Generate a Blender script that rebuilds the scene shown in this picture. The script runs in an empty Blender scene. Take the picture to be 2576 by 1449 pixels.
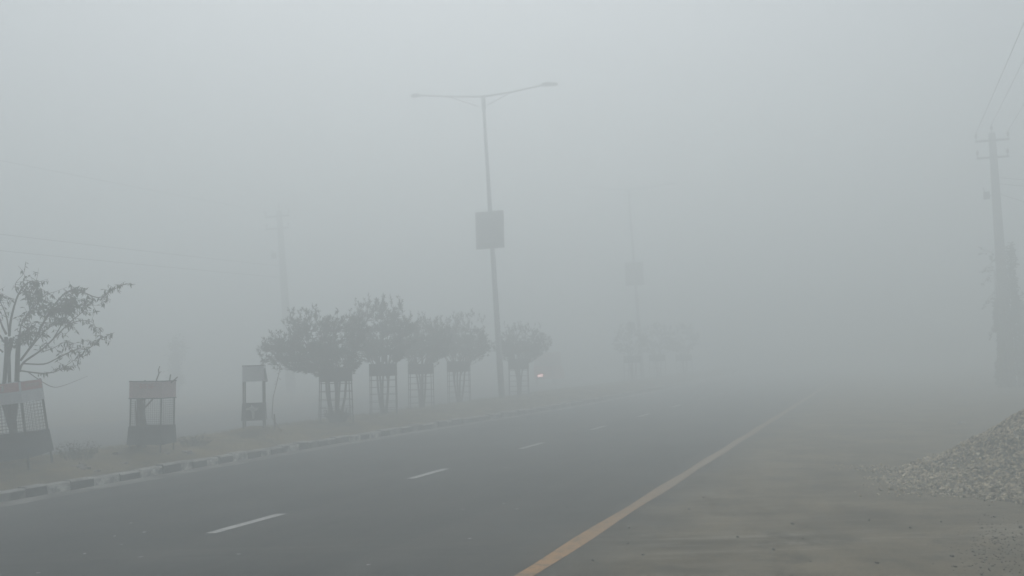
import bpy, math, random
import numpy as np
from mathutils import Vector, Matrix

rnd = random.Random(7)
sc = bpy.context.scene
col = sc.collection
R = math.radians

# ------------------------------------------------------------------ camera
FPX, PW, PH = 2400.0, 2576.0, 1449.0          # focal length and picture size in measuring pixels
CAM_H = 1.6
pit, yaw, rol = R(4.061), R(21.5), R(1.5)
f0 = Vector((-math.sin(yaw), math.cos(yaw), 0))
r0 = Vector((math.cos(yaw), math.sin(yaw), 0))
u0 = Vector((0, 0, 1))
FW = f0 * math.cos(pit) + u0 * math.sin(pit)
U1 = u0 * math.cos(pit) - f0 * math.sin(pit)
RT = r0 * math.cos(rol) - U1 * math.sin(rol)
UP = U1 * math.cos(rol) + r0 * math.sin(rol)
CAM = Vector((0, 0, CAM_H))
cd = bpy.data.cameras.new('camera')
cam = bpy.data.objects.new('camera', cd)
col.objects.link(cam)
cd.sensor_width = 36
cd.lens = 36 * FPX / PW
cd.clip_start = 0.05
cd.clip_end = 2000
m = Matrix((RT, UP, -FW)).transposed().to_4x4()
m.translation = CAM
cam.matrix_world = m
sc.camera = cam


def ray(px, py):
    return FW * FPX + RT * (px - PW / 2) - UP * (py - PH / 2)


def gnd(px, py, z=0.0):
    d = ray(px, py)
    return CAM + d * ((z - CAM_H) / d.z)


def dep(px, py, d):
    return CAM + ray(px, py) * (d / FPX)


def atY(px, py, Y):
    d = ray(px, py)
    return CAM + d * (Y / d.y)


# ------------------------------------------------------------------ materials
def mat(name, c1, c2=None, scale=3.0, rough=0.8, bump=0.0, bscale=40.0, metal=0.0, detail=5.0, spec=0.3, stretch=None):
    M = bpy.data.materials.new(name)
    M.use_nodes = True
    nt = M.node_tree
    b = nt.nodes['Principled BSDF']
    b.inputs['Roughness'].default_value = rough
    b.inputs['Metallic'].default_value = metal
    b.inputs['Specular IOR Level'].default_value = spec
    c2 = c2 or tuple(x * 0.7 for x in c1)
    tc = nt.nodes.new('ShaderNodeTexCoord')
    vec = tc.outputs['Object']
    if stretch:
        mp = nt.nodes.new('ShaderNodeMapping')
        mp.inputs['Scale'].default_value = stretch
        nt.links.new(vec, mp.inputs[0])
        vec = mp.outputs[0]
    n = nt.nodes.new('ShaderNodeTexNoise')
    n.inputs['Scale'].default_value = scale
    n.inputs['Detail'].default_value = detail
    nt.links.new(vec, n.inputs['Vector'])
    cr = nt.nodes.new('ShaderNodeValToRGB')
    cr.color_ramp.elements[0].position = 0.35
    cr.color_ramp.elements[0].color = (*c2, 1)
    cr.color_ramp.elements[1].position = 0.65
    cr.color_ramp.elements[1].color = (*c1, 1)
    nt.links.new(n.outputs[0], cr.inputs[0])
    nt.links.new(cr.outputs[0], b.inputs['Base Color'])
    if bump:
        n2 = nt.nodes.new('ShaderNodeTexNoise')
        n2.inputs['Scale'].default_value = bscale
        n2.inputs['Detail'].default_value = 4
        nt.links.new(vec, n2.inputs['Vector'])
        bp = nt.nodes.new('ShaderNodeBump')
        bp.inputs['Strength'].default_value = bump
        bp.inputs['Distance'].default_value = 0.02
        nt.links.new(n2.outputs[0], bp.inputs['Height'])
        nt.links.new(bp.outputs[0], b.inputs['Normal'])
    return M


def emit(name, c, s):
    M = bpy.data.materials.new(name)
    M.use_nodes = True
    b = M.node_tree.nodes['Principled BSDF']
    b.inputs['Base Color'].default_value = (*c, 1)
    b.inputs['Emission Color'].default_value = (*c, 1)
    b.inputs['Emission Strength'].default_value = s
    return M


MT = {}
MT['leaf'] = mat('guarded tree leaf', (0.04, 0.064, 0.03), (0.022, 0.038, 0.019), 2.5, 0.6)
MT['leaf_dry'] = mat('drooping leaf', (0.05, 0.072, 0.034), (0.028, 0.044, 0.022), 3, 0.6)
MT['bark'] = mat('bark', (0.085, 0.07, 0.055), (0.04, 0.034, 0.028), 14, 0.95, 0.6, 60)
MT['stick'] = mat('dry stick', (0.1, 0.085, 0.065), (0.05, 0.042, 0.034), 14, 0.95, 0.5, 60)
MT['iron'] = mat('dark iron', (0.05, 0.05, 0.048), (0.03, 0.028, 0.026), 20, 0.7)
MT['sheet'] = mat('dark sheet metal', (0.05, 0.058, 0.062), (0.032, 0.037, 0.04), 5, 0.6)
MT['sheet_back'] = mat('dark guard band', (0.03, 0.036, 0.033), (0.02, 0.024, 0.022), 5, 0.7)
MT['white_sheet'] = mat('faded white sheet', (0.62, 0.62, 0.64), (0.48, 0.48, 0.5), 4, 0.6)
MT['pink_sheet'] = mat('faded pink sheet', (0.54, 0.39, 0.385), (0.44, 0.335, 0.33), 4, 0.6)
MT['red'] = mat('faded red paint', (0.5, 0.27, 0.26), (0.4, 0.22, 0.215), 9, 0.6)
MT['red_text'] = mat('red lettering', (0.55, 0.16, 0.14), (0.45, 0.15, 0.13), 9, 0.6)
MT['pale_text'] = mat('pale lettering', (0.5, 0.47, 0.45), (0.35, 0.33, 0.32), 9, 0.6)
MT['pale'] = mat('pale mark', (0.42, 0.43, 0.41), (0.25, 0.26, 0.25), 9, 0.6)
MT['wire'] = mat('thin wire', (0.06, 0.06, 0.06), (0.045, 0.045, 0.045), 9, 0.6)
MT['steel'] = mat('galvanised steel', (0.34, 0.35, 0.355), (0.27, 0.275, 0.28), 6, 0.5)
MT['board'] = mat('board face', (0.19, 0.19, 0.185), (0.13, 0.135, 0.13), 2.2, 0.6)
MT['board_frame'] = mat('board frame', (0.26, 0.26, 0.26), (0.19, 0.19, 0.19), 4, 0.5)
MT['concrete'] = mat('pole concrete', (0.25, 0.24, 0.225), (0.16, 0.155, 0.145), 5, 0.9, 0.3, 50)
MT['ceramic'] = mat('insulator', (0.1, 0.06, 0.045), (0.07, 0.045, 0.035), 9, 0.3)
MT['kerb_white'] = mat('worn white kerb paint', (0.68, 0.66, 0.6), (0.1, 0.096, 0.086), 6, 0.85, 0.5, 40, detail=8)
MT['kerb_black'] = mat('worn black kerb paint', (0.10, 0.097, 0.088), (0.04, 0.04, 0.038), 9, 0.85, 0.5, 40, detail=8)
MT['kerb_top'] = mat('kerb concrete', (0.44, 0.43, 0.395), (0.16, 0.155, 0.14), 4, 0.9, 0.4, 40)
MT['kerb_worn_fogged'] = mat('worn and fog-faded kerb', (0.26, 0.25, 0.225), (0.07, 0.067, 0.06), 6, 0.9, 0.5, 40, detail=8)
MT['kerb_worn_fogged_dark'] = mat('worn and fog-faded dark kerb', (0.13, 0.125, 0.112), (0.06, 0.057, 0.051), 6, 0.9, 0.5, 40, detail=8)
MT['gutter'] = mat('gutter concrete', (0.25, 0.243, 0.222), (0.1, 0.097, 0.09), 2.5, 0.9, 0.3, 40, detail=8)
MT['median'] = mat('median soil', (0.19, 0.15, 0.076), (0.078, 0.065, 0.035), 2.2, 0.95, 0.8, 18, detail=9)
MT['grass'] = mat('dry grass', (0.21, 0.182, 0.08), (0.08, 0.08, 0.034), 1.5, 0.9)
MT['weed'] = mat('weed', (0.085, 0.085, 0.055), (0.05, 0.055, 0.035), 5, 0.8)
MT['asphalt_far'] = mat('opposite asphalt', (0.07, 0.07, 0.068), (0.055, 0.055, 0.053), 2, 0.9)
MT['stone'] = mat('gravel stone', (0.68, 0.585, 0.43), (0.07, 0.06, 0.043), 18, 0.9)
MT['heap'] = mat('gravel fines', (0.1, 0.088, 0.066), (0.04, 0.035, 0.026), 16, 0.95, 1.0, 30)
MT['pebble'] = mat('dark pebble', (0.045, 0.042, 0.038), (0.03, 0.028, 0.025), 30, 0.9)
MT['paper'] = mat('pale scrap', (0.45, 0.45, 0.44), (0.33, 0.33, 0.32), 30, 0.8)
MT['clod'] = mat('dark soil clod', (0.085, 0.076, 0.06), (0.055, 0.049, 0.04), 20, 0.95)
MT['rubble'] = mat('rubble', (0.3, 0.27, 0.24), (0.18, 0.165, 0.15), 9, 0.95, 0.5, 30)
MT['vehicle_red'] = mat('vehicle paint', (0.6, 0.07, 0.07), (0.5, 0.06, 0.06), 3, 0.4)
MT['vehicle_dark'] = mat('vehicle hood', (0.55, 0.3, 0.29), (0.46, 0.25, 0.24), 3, 0.8)
MT['rubber'] = mat('rubber', (0.02, 0.02, 0.02), (0.015, 0.015, 0.015), 3, 0.9)
MT['lamp_glow'] = emit('lit vehicle lamp', (1.0, 0.6, 0.58), 9.0)
MT['lens'] = mat('lamp lens', (0.4, 0.4, 0.4), (0.33, 0.33, 0.33), 5, 0.3)


def paint_mat(name, c1, c2, under, amount):
    """worn road paint: patches where the road shows through, all one surface"""
    M = mat(name, c1, c2, 6, 0.85)
    nt = M.node_tree
    b = nt.nodes['Principled BSDF']
    src = b.inputs['Base Color'].links[0].from_socket
    tc = nt.nodes.new('ShaderNodeTexCoord')
    n = nt.nodes.new('ShaderNodeTexNoise')
    n.inputs['Scale'].default_value = 9
    n.inputs['Detail'].default_value = 10
    n.inputs['Roughness'].default_value = 0.7
    nt.links.new(tc.outputs['Object'], n.inputs['Vector'])
    r = nt.nodes.new('ShaderNodeValToRGB')
    r.color_ramp.elements[0].position = amount - 0.08
    r.color_ramp.elements[1].position = amount + 0.08
    nt.links.new(n.outputs[0], r.inputs[0])
    mx = nt.nodes.new('ShaderNodeMix')
    mx.data_type = 'RGBA'
    nt.links.new(r.outputs[0], mx.inputs[0])
    mx.inputs[6].default_value = (*under, 1)
    nt.links.new(src, mx.inputs[7])
    nt.links.new(mx.outputs[2], b.inputs['Base Color'])
    return M


MT['dash'] = paint_mat('worn white lane paint', (0.47, 0.47, 0.45), (0.34, 0.34, 0.33), (0.13, 0.13, 0.125), 0.36)
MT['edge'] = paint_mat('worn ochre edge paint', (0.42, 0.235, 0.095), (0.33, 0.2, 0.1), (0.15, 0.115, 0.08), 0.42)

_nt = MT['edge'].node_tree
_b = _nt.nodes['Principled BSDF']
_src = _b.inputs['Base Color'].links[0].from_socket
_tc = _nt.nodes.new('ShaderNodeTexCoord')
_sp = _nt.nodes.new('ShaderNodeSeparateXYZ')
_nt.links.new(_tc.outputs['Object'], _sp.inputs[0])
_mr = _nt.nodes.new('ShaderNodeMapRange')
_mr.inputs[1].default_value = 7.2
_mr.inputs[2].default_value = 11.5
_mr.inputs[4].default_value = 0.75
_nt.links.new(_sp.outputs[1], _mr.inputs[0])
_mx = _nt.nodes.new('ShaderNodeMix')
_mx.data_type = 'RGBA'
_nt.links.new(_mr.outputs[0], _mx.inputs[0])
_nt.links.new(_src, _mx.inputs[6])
_mx.inputs[7].default_value = (0.205, 0.18, 0.14, 1)      # mixes towards a dull beige further along
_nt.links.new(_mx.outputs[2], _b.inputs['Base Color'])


def road_material(name, dust_edge):
    """asphalt that turns to dust to the right of x = dust_edge, with cross streaks of pale dust"""
    M = bpy.data.materials.new(name)
    M.use_nodes = True
    nt = M.node_tree
    L = nt.links
    b = nt.nodes['Principled BSDF']
    b.inputs['Roughness'].default_value = 0.92
    b.inputs['Specular IOR Level'].default_value = 0.15
    tc = nt.nodes.new('ShaderNodeTexCoord')

    def noise(scale, detail=6, rough=0.6, stretch=(1, 1, 1), rot=0.0):
        m0 = nt.nodes.new('ShaderNodeMapping')
        m0.inputs['Rotation'].default_value = (0, 0, rot)
        L.new(tc.outputs['Object'], m0.inputs[0])
        mp = nt.nodes.new('ShaderNodeMapping')
        mp.inputs['Scale'].default_value = stretch
        L.new(m0.outputs[0], mp.inputs[0])
        n = nt.nodes.new('ShaderNodeTexNoise')
        n.inputs['Scale'].default_value = scale
        n.inputs['Detail'].default_value = detail
        n.inputs['Roughness'].default_value = rough
        L.new(mp.outputs[0], n.inputs['Vector'])
        return n.outputs[0]

    def ramp(v, p0, c0, p1, c1):
        r = nt.nodes.new('ShaderNodeValToRGB')
        r.color_ramp.elements[0].position = p0
        r.color_ramp.elements[0].color = (*c0, 1)
        r.color_ramp.elements[1].position = p1
        r.color_ramp.elements[1].color = (*c1, 1)
        L.new(v, r.inputs[0])
        return r.outputs[0]

    def mix(f, a, c):
        x = nt.nodes.new('ShaderNodeMix')
        x.data_type = 'RGBA'
        L.new(f, x.inputs[0])
        for s, i in ((a, 6), (c, 7)):
            if isinstance(s, tuple):
                x.inputs[i].default_value = (*s, 1)
            else:
                L.new(s, x.inputs[i])
        return x.outputs[2]

    def mth(op, a, c):
        x = nt.nodes.new('ShaderNodeMath')
        x.operation = op
        for s, i in ((a, 0), (c, 1)):
            if isinstance(s, (int, float)):
                x.inputs[i].default_value = s
            else:
                L.new(s, x.inputs[i])
        return x.outputs[0]

    W0, W1 = (0, 0, 0), (1, 1, 1)
    asph = ramp(noise(0.45, 10, 0.68), 0.35, (0.022, 0.027, 0.029), 0.68, (0.062, 0.067, 0.068))
    grain = ramp(noise(60, 3), 0.3, (0.7, 0.7, 0.7), 0.7, (1.3, 1.3, 1.3))
    mlt = nt.nodes.new('ShaderNodeMix')
    mlt.data_type = 'RGBA'
    mlt.blend_type = 'MULTIPLY'
    mlt.inputs[0].default_value = 0.7
    L.new(asph, mlt.inputs[6])
    L.new(grain, mlt.inputs[7])
    asph = mlt.outputs[2]
    # lane wear: faint streaks along the road
    streak = ramp(noise(1.0, 7, 0.65, (1.6, 0.07, 1)), 0.46, W0, 0.7, (0.7, 0.7, 0.7))
    asph = mix(streak, asph, (0.085, 0.085, 0.081))
    dust = ramp(noise(0.9, 8, 0.65), 0.34, (0.078, 0.064, 0.040), 0.68, (0.2, 0.165, 0.108))
    dgr = ramp(noise(35, 5, 0.7), 0.3, (0.72, 0.72, 0.72), 0.72, (1.25, 1.25, 1.25))
    ml2 = nt.nodes.new('ShaderNodeMix')
    ml2.data_type = 'RGBA'
    ml2.blend_type = 'MULTIPLY'
    ml2.inputs[0].default_value = 0.8
    L.new(dust, ml2.inputs[6])
    L.new(dgr, ml2.inputs[7])
    dust = ml2.outputs[2]
    # pale swept dust streaks, scattered in a belt across the shoulder
    st = ramp(noise(1.0, 8, 0.68, (0.5, 4.5, 1), R(-22)), 0.46, W0, 0.66, W1)
    dt = nt.nodes.new('ShaderNodeVectorMath')
    dt.operation = 'DOT_PRODUCT'
    L.new(tc.outputs['Object'], dt.inputs[0])
    dt.inputs[1].default_value = tuple(f0)
    belt = mth('SUBTRACT', 1.0, mth('MULTIPLY', mth('ABSOLUTE', mth('SUBTRACT', dt.outputs['Value'], 8.15), 0), 1.3))
    belt = mth('MAXIMUM', belt, 0.22)
    dust = mix(mth('MULTIPLY', st, mth('MULTIPLY', belt, 0.8)), dust, (0.36, 0.335, 0.28))
    asph = mix(mth('MULTIPLY', st, mth('MULTIPLY', mth('SUBTRACT', belt, 0.2), 0.35)), asph, (0.2, 0.19, 0.165))
    dk = ramp(noise(1.6, 9, 0.75), 0.5, W0, 0.62, (0.8, 0.8, 0.8))
    dust = mix(dk, dust, (0.06, 0.05, 0.033))
    sep = nt.nodes.new('ShaderNodeSeparateXYZ')
    L.new(tc.outputs['Object'], sep.inputs[0])
    x = mth('SUBTRACT', sep.outputs[0], dust_edge)
    x = mth('ADD', mth('MULTIPLY', x, 0.55), 0.5)
    x = mth('ADD', x, mth('MULTIPLY', mth('SUBTRACT', noise(0.8, 8, 0.65), 0.5), 1.1))
    f = ramp(x, 0.2, (0.08, 0.08, 0.08), 0.8, W1)
    L.new(mix(f, asph, dust), b.inputs['Base Color'])
    bp = nt.nodes.new('ShaderNodeBump')
    bp.inputs['Strength'].default_value = 0.5
    bp.inputs['Distance'].default_value = 0.01
    L.new(noise(45, 5, 0.7), bp.inputs['Height'])
    L.new(bp.outputs[0], b.inputs['Normal'])
    return M


MT['road'] = road_material('road surface', -2.3)
MT['ground'] = road_material('dusty ground', -60.0)


# ------------------------------------------------------------------ mesh builder
class MB:
    def __init__(s):
        s.v, s.f = [], []

    def add(s, vs, fs):
        n = len(s.v)
        s.v += [tuple(q) for q in vs]
        s.f += [tuple(i + n for i in q) for q in fs]

    def box(s, c, d, M=None):
        x, y, z = (q / 2 for q in d)
        vs = [Vector((a * x, b * y, e * z)) for a in (-1, 1) for b in (-1, 1) for e in (-1, 1)]
        if M is not None:
            vs = [M @ q for q in vs]
        s.add([q + Vector(c) for q in vs],
              [(0, 1, 3, 2), (4, 6, 7, 5), (0, 4, 5, 1), (2, 3, 7, 6), (0, 2, 6, 4), (1, 5, 7, 3)])

    def tube(s, pts, rad, n=6, cap=True):
        pts = [Vector(p) for p in pts]
        if not isinstance(rad, (list, tuple)):
            rad = [rad] * len(pts)
        base = len(s.v)
        a = None
        for i, p in enumerate(pts):
            t = (pts[min(i + 1, len(pts) - 1)] - pts[max(i - 1, 0)])
            if t.length < 1e-9:
                t = Vector((0, 0, 1))
            t.normalize()
            if a is None:
                a = t.orthogonal().normalized()
            else:
                a = a - t * a.dot(t)
                a = a.normalized() if a.length > 1e-6 else t.orthogonal().normalized()
            b = t.cross(a)
            for k in range(n):
                w = 2 * math.pi * k / n
                s.v.append(tuple(p + (a * math.cos(w) + b * math.sin(w)) * rad[i]))
        for i in range(len(pts) - 1):
            for k in range(n):
                k2 = (k + 1) % n
                s.f.append((base + i * n + k, base + i * n + k2, base + (i + 1) * n + k2, base + (i + 1) * n + k))
        if cap:
            s.f.append(tuple(base + k for k in reversed(range(n))))
            e = base + (len(pts) - 1) * n
            s.f.append(tuple(e + k for k in range(n)))

    def leaf(s, p, d, length, width, side=None):
        d = d.normalized()
        if side is None:
            side = d.cross(Vector((rnd.uniform(-1, 1), rnd.uniform(-1, 1), rnd.uniform(-1, 1))))
        if side.length < 1e-5:
            side = d.orthogonal()
        side = side.normalized()
        nrm = side.cross(d)
        mid = p + d * (length * 0.45)
        s.add([p, mid + side * width / 2 + nrm * width * 0.15, p + d * length - nrm * length * 0.08,
               mid - side * width / 2 + nrm * width * 0.15], [(0, 1, 2), (0, 2, 3)])

    def rock(s, c, r, squash=0.7, rg=rnd):
        M = Matrix.Rotation(rg.uniform(0, 6.28), 3, 'Z') @ Matrix.Rotation(rg.uniform(-.5, .5), 3, 'X')
        vs = []
        for a in (-1, 1):
            for b in (-1, 1):
                for e in (-1, 1):
                    q = Vector((a * rg.uniform(.45, .9), b * rg.uniform(.4, .8), e * squash * rg.uniform(.4, .8))) * r
                    vs.append(M @ q + Vector(c))
        s.add(vs, [(0, 1, 3, 2), (4, 6, 7, 5), (0, 4, 5, 1), (2, 3, 7, 6), (0, 2, 6, 4), (1, 5, 7, 3)])

    def build(s, name, material, parent=None, smooth=False):
        me = bpy.data.meshes.new(name)
        me.from_pydata(s.v, [], s.f)
        me.materials.append(material)
        if smooth:
            me.polygons.foreach_set('use_smooth', [True] * len(me.polygons))
        me.update()
        o = bpy.data.objects.new(name, me)
        col.objects.link(o)
        if parent is not None:
            o.parent = parent
        return o


def empty(name, loc, label, cat, group=None, rot=(0, 0, 0)):
    o = bpy.data.objects.new(name, None)
    col.objects.link(o)
    o.location = loc
    o.rotation_euler = rot
    o.empty_display_size = 0.2
    o['label'] = label
    o['category'] = cat
    if group:
        o['group'] = group
    return o


def tag(o, label, cat, group=None, kind=None):
    o['label'] = label
    o['category'] = cat
    if group:
        o['group'] = group
    if kind:
        o['kind'] = kind
    return o


def struct(o):
    o['kind'] = 'structure'
    return o


def copy_tree(o, parent=None):
    c = o.copy()
    col.objects.link(c)
    c.parent = parent
    for ch in [q for q in bpy.data.objects if q.parent == o]:
        copy_tree(ch, c)
    return c


def sstep(a, b, x):
    t = max(0.0, min(1.0, (x - a) / (b - a)))
    return t * t * (3 - 2 * t)


# ------------------------------------------------------------------ ground, roads, median
FAR = 300.0
g = MB()
xs = [-FAR, -60, -20, -10, -4, -1, 2, 6, 12, 25, 60, FAR]
ys = [-FAR, -60, -15, 0, 4, 8, 12, 18, 30, 60, 120, FAR]
for j, y in enumerate(ys):
    for i, x in enumerate(xs):
        g.v.append((x, y, 0))
nx = len(xs)
for j in range(len(ys) - 1):
    for i in range(nx - 1):
        a = j * nx + i
        g.f.append((a, a + 1, a + nx + 1, a + nx))
struct(g.build('ground', MT['ground']))


def kerb_x(y):
    return -10.0 + 0.85 * sstep(13, 30, y)


def strip(x_left, x_right, y0, y1, z, step=1.0):
    b = MB()
    n = max(2, int((y1 - y0) / step) + 1)
    for i in range(n):
        y = y0 + (y1 - y0) * i / (n - 1)
        b.v += [(x_left(y), y, z), (x_right(y), y, z)]
    for i in range(n - 1):
        b.f.append((2 * i, 2 * i + 1, 2 * i + 3, 2 * i + 2))
    return b


road = struct(strip(lambda y: kerb_x(y) + 0.32, lambda y: 0.6 + 0.12 * math.sin(y * .7), -60, 260, 0.004).build('road', MT['road']))
opp = struct(strip(lambda y: -21.0, lambda y: -13.1, -60, 260, 0.004, 5).build('opposite_road', MT['asphalt_far']))

# painted markings: the ochre edge line and the white lane dashes are paint on the road
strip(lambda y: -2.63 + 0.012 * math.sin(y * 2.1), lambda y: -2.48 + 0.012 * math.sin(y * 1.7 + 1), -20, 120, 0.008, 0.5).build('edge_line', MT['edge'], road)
for k in range(-3, 14):
    yc = 7.98 + 3.98 * k
    x = -6.04 + 0.13 * sstep(8, 24, yc)
    b = MB()
    ln = 1.12
    b.add([(x - .055, yc - ln / 2, .008), (x + .055, yc - ln / 2 + .02, .008), (x + .055, yc + ln / 2 + .02, .008), (x - .055, yc + ln / 2, .008)], [(0, 1, 2, 3)])
    b.build('lane_dash', MT['dash'], road)

# kerb: a gutter strip and one stone after another, alternately painted
kerb = struct(strip(lambda y: kerb_x(y) + 0.0, lambda y: kerb_x(y) + 0.34 + 0.035 * math.sin(y * 3.1) + 0.025 * math.sin(y * 7.7), -8, 120, 0.010, 0.25).build('kerb', MT['gutter']))
y = 6.4
k = 0
while k < 98:
    ln = rnd.uniform(0.27, 0.48)
    b = MB()
    x0, h = kerb_x(y + ln / 2), 0.135 + rnd.uniform(-.022, .015)
    jx = rnd.uniform(-.022, .022)
    worn = rnd.random() < sstep(11, 17, y) * .85 + .1  # a few worn at random; fog fade painted into the far stones' colours
    km = (MT['kerb_worn_fogged'] if worn else MT['kerb_white']) if k % 2 == 0 else (MT['kerb_worn_fogged_dark'] if worn else MT['kerb_black'])
    sl = (kerb_x(y + ln) - kerb_x(y))
    w = 0.15
    ya, yb = y + .006, y + ln - .006
    prof = [(0, -.05), (0, h - .022), (-.022, h), (-w, h + rnd.uniform(-.004, .004)), (-w, -.05)]
    vs = [(x0 - sl / 2 + jx + p[0], ya, p[1]) for p in prof] + [(x0 + sl / 2 + jx + p[0], yb, p[1]) for p in prof]
    n = len(prof)
    b.add(vs, [tuple(range(n)), tuple(reversed(range(n, 2 * n)))] + [(i, i + n, (i + 1) % n + n, (i + 1) % n) for i in range(n)])
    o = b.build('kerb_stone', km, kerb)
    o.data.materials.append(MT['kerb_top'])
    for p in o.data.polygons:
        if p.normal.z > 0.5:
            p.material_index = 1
    y += ln
    k += 1
y_far = y
b = MB()
yy = y_far
while yy < 120:
    b.box((kerb_x(yy) - .075, yy + 2, .04), (.15, 3.98, .19))
    yy += 4
b.build('distant_kerb_run', MT['kerb_top'], kerb)

# median: humped strip of dry soil
from mathutils import noise as mnoise
mounds = []


def median_z(x, y):
    kx = kerb_x(y) - 0.15
    t = (kx - x) / (kx + 12.95)
    z = 0.125 + 0.15 * math.sin(max(0, min(1, t)) * math.pi) ** 0.8
    z += 0.045 * mnoise.noise(Vector((x * 1.3, y * 1.3, 0))) * sstep(0, .15, t) + 0.02 * mnoise.noise(Vector((x * 5, y * 5, 3))) * sstep(0, .1, t)
    for mx, my, r, h in mounds:
        d = math.hypot(x - mx, y - my) / r
        if d < 1:
            z += h * (1 - d * d) ** 1.5
    return z


P_tree = gnd(32, 1166, 0.27)
P_g2 = gnd(382, 1126, 0.32)
P_g3 = gnd(640, 1086, 0.30)
mounds += [(P_g2.x, P_g2.y, 0.75, 0.09), (P_g3.x, P_g3.y, 0.62, 0.15), (P_tree.x, P_tree.y, .7, .04)]
b = MB()
NX, Y0, Y1 = 30, -4.0, 70.0
ny = int((Y1 - Y0) / 0.16)
for j in range(ny + 1):
    y = Y0 + (Y1 - Y0) * j / ny
    kx = kerb_x(y) - 0.15
    for i in range(NX + 1):
        x = kx + (-12.95 - kx) * i / NX
        b.v.append((x, y, median_z(x, y)))
    b.v.append((-13.0, y, 0.0))
w = NX + 2
for j in range(ny):
    for i in range(w - 1):
        a = j * w + i
        b.f.append((a, a + w, a + w + 1, a + 1))
median = struct(b.build('median_strip', MT['median'], smooth=True))
b = strip(lambda y: -12.95, lambda y: kerb_x(y) - .15, Y1, 260, 0.2, 5)
b.build('distant_median', MT['median'], median)


def on_median(x, y):
    return Vector((x, y, median_z(x, y)))


def med(px, py):
    z = .25
    for _ in range(12):
        p = gnd(px, py, z)
        z = .5 * z + .5 * median_z(p.x, p.y)
    return Vector((p.x, p.y, median_z(p.x, p.y)))


# dry grass over the median (uncountable)
b = MB()
for q in range(5200):
    y = 6.5 + 30 * rnd.random() ** 1.5
    kx = kerb_x(y) - .2
    t = rnd.random()
    x = kx + (-12.9 - kx) * t
    if mnoise.noise(Vector((x * .9, y * .9, 8))) < 0.0 - 0.25 * (t > .6):
        continue
    z = median_z(x, y)
    for e in range(3):
        a = rnd.uniform(0, 6.28)
        tilt = rnd.uniform(.3, 1.1)
        ln = rnd.uniform(.03, .085)
        b.leaf(Vector((x + rnd.uniform(-.03, .03), y + rnd.uniform(-.03, .03), z - .004)), Vector((math.cos(a) * tilt, math.sin(a) * tilt, 1)), ln, .007)
tag(b.build('grass', MT['grass']), 'short dry grass patches on the soil of the median strip', 'grass', kind='stuff')


# ------------------------------------------------------------------ plants
def weed(name, p, r, h, n, label, cat, m='weed', seed=1):
    rg = random.Random(seed)
    b = MB()
    for q in range(n):
        a = rg.uniform(0, 6.28)
        rr = r * math.sqrt(rg.random())
        base = Vector((math.cos(a) * rr * .5, math.sin(a) * rr * .5, -0.02))
        tip = Vector((math.cos(a) * rr, math.sin(a) * rr, h * rg.uniform(.4, 1)))
        mid = (base + tip) / 2 + Vector((rg.uniform(-.03, .03), rg.uniform(-.03, .03), .03))
        b.tube([base, mid, tip], [.004, .003, .0015], 3, False)
        for t in range(5):
            pp = base.lerp(tip, rg.uniform(.3, 1))
            b.leaf(pp, Vector((rg.uniform(-1, 1), rg.uniform(-1, 1), rg.uniform(-.2, 1))), rg.uniform(.03, .06), .015)
    o = b.build(name, MT[m])
    o.location = p
    return tag(o, label, cat)


q = med(198, 1155)
weed('weed_clump', on_median(q.x, q.y), .34, .27, 55, 'thin straggly weed clump between the leaning guard and the boxy guard', 'weed', seed=3)
q = med(488, 1122)
weed('weed_clump', on_median(q.x, q.y), .3, .16, 60, 'low dark weed clump on the soil right of the boxy guard with twigs', 'weed', seed=4)
q = gnd(850, 1062, .27)
weed('grass_tuft', on_median(q.x, q.y), .34, .3, 150, 'dry grass tuft at the foot of the widest guarded tree', 'grass tuft', seed=5)


def stem_curve(p0, p1, rg, bend=.12, n=5):
    L = (p1 - p0).length
    o = Vector((rg.uniform(-1, 1), rg.uniform(-1, 1), rg.uniform(-.3, .3))) * bend * L
    return [p0.lerp(p1, i / (n - 1)) + o * math.sin(math.pi * i / (n - 1)) for i in range(n)]


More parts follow.
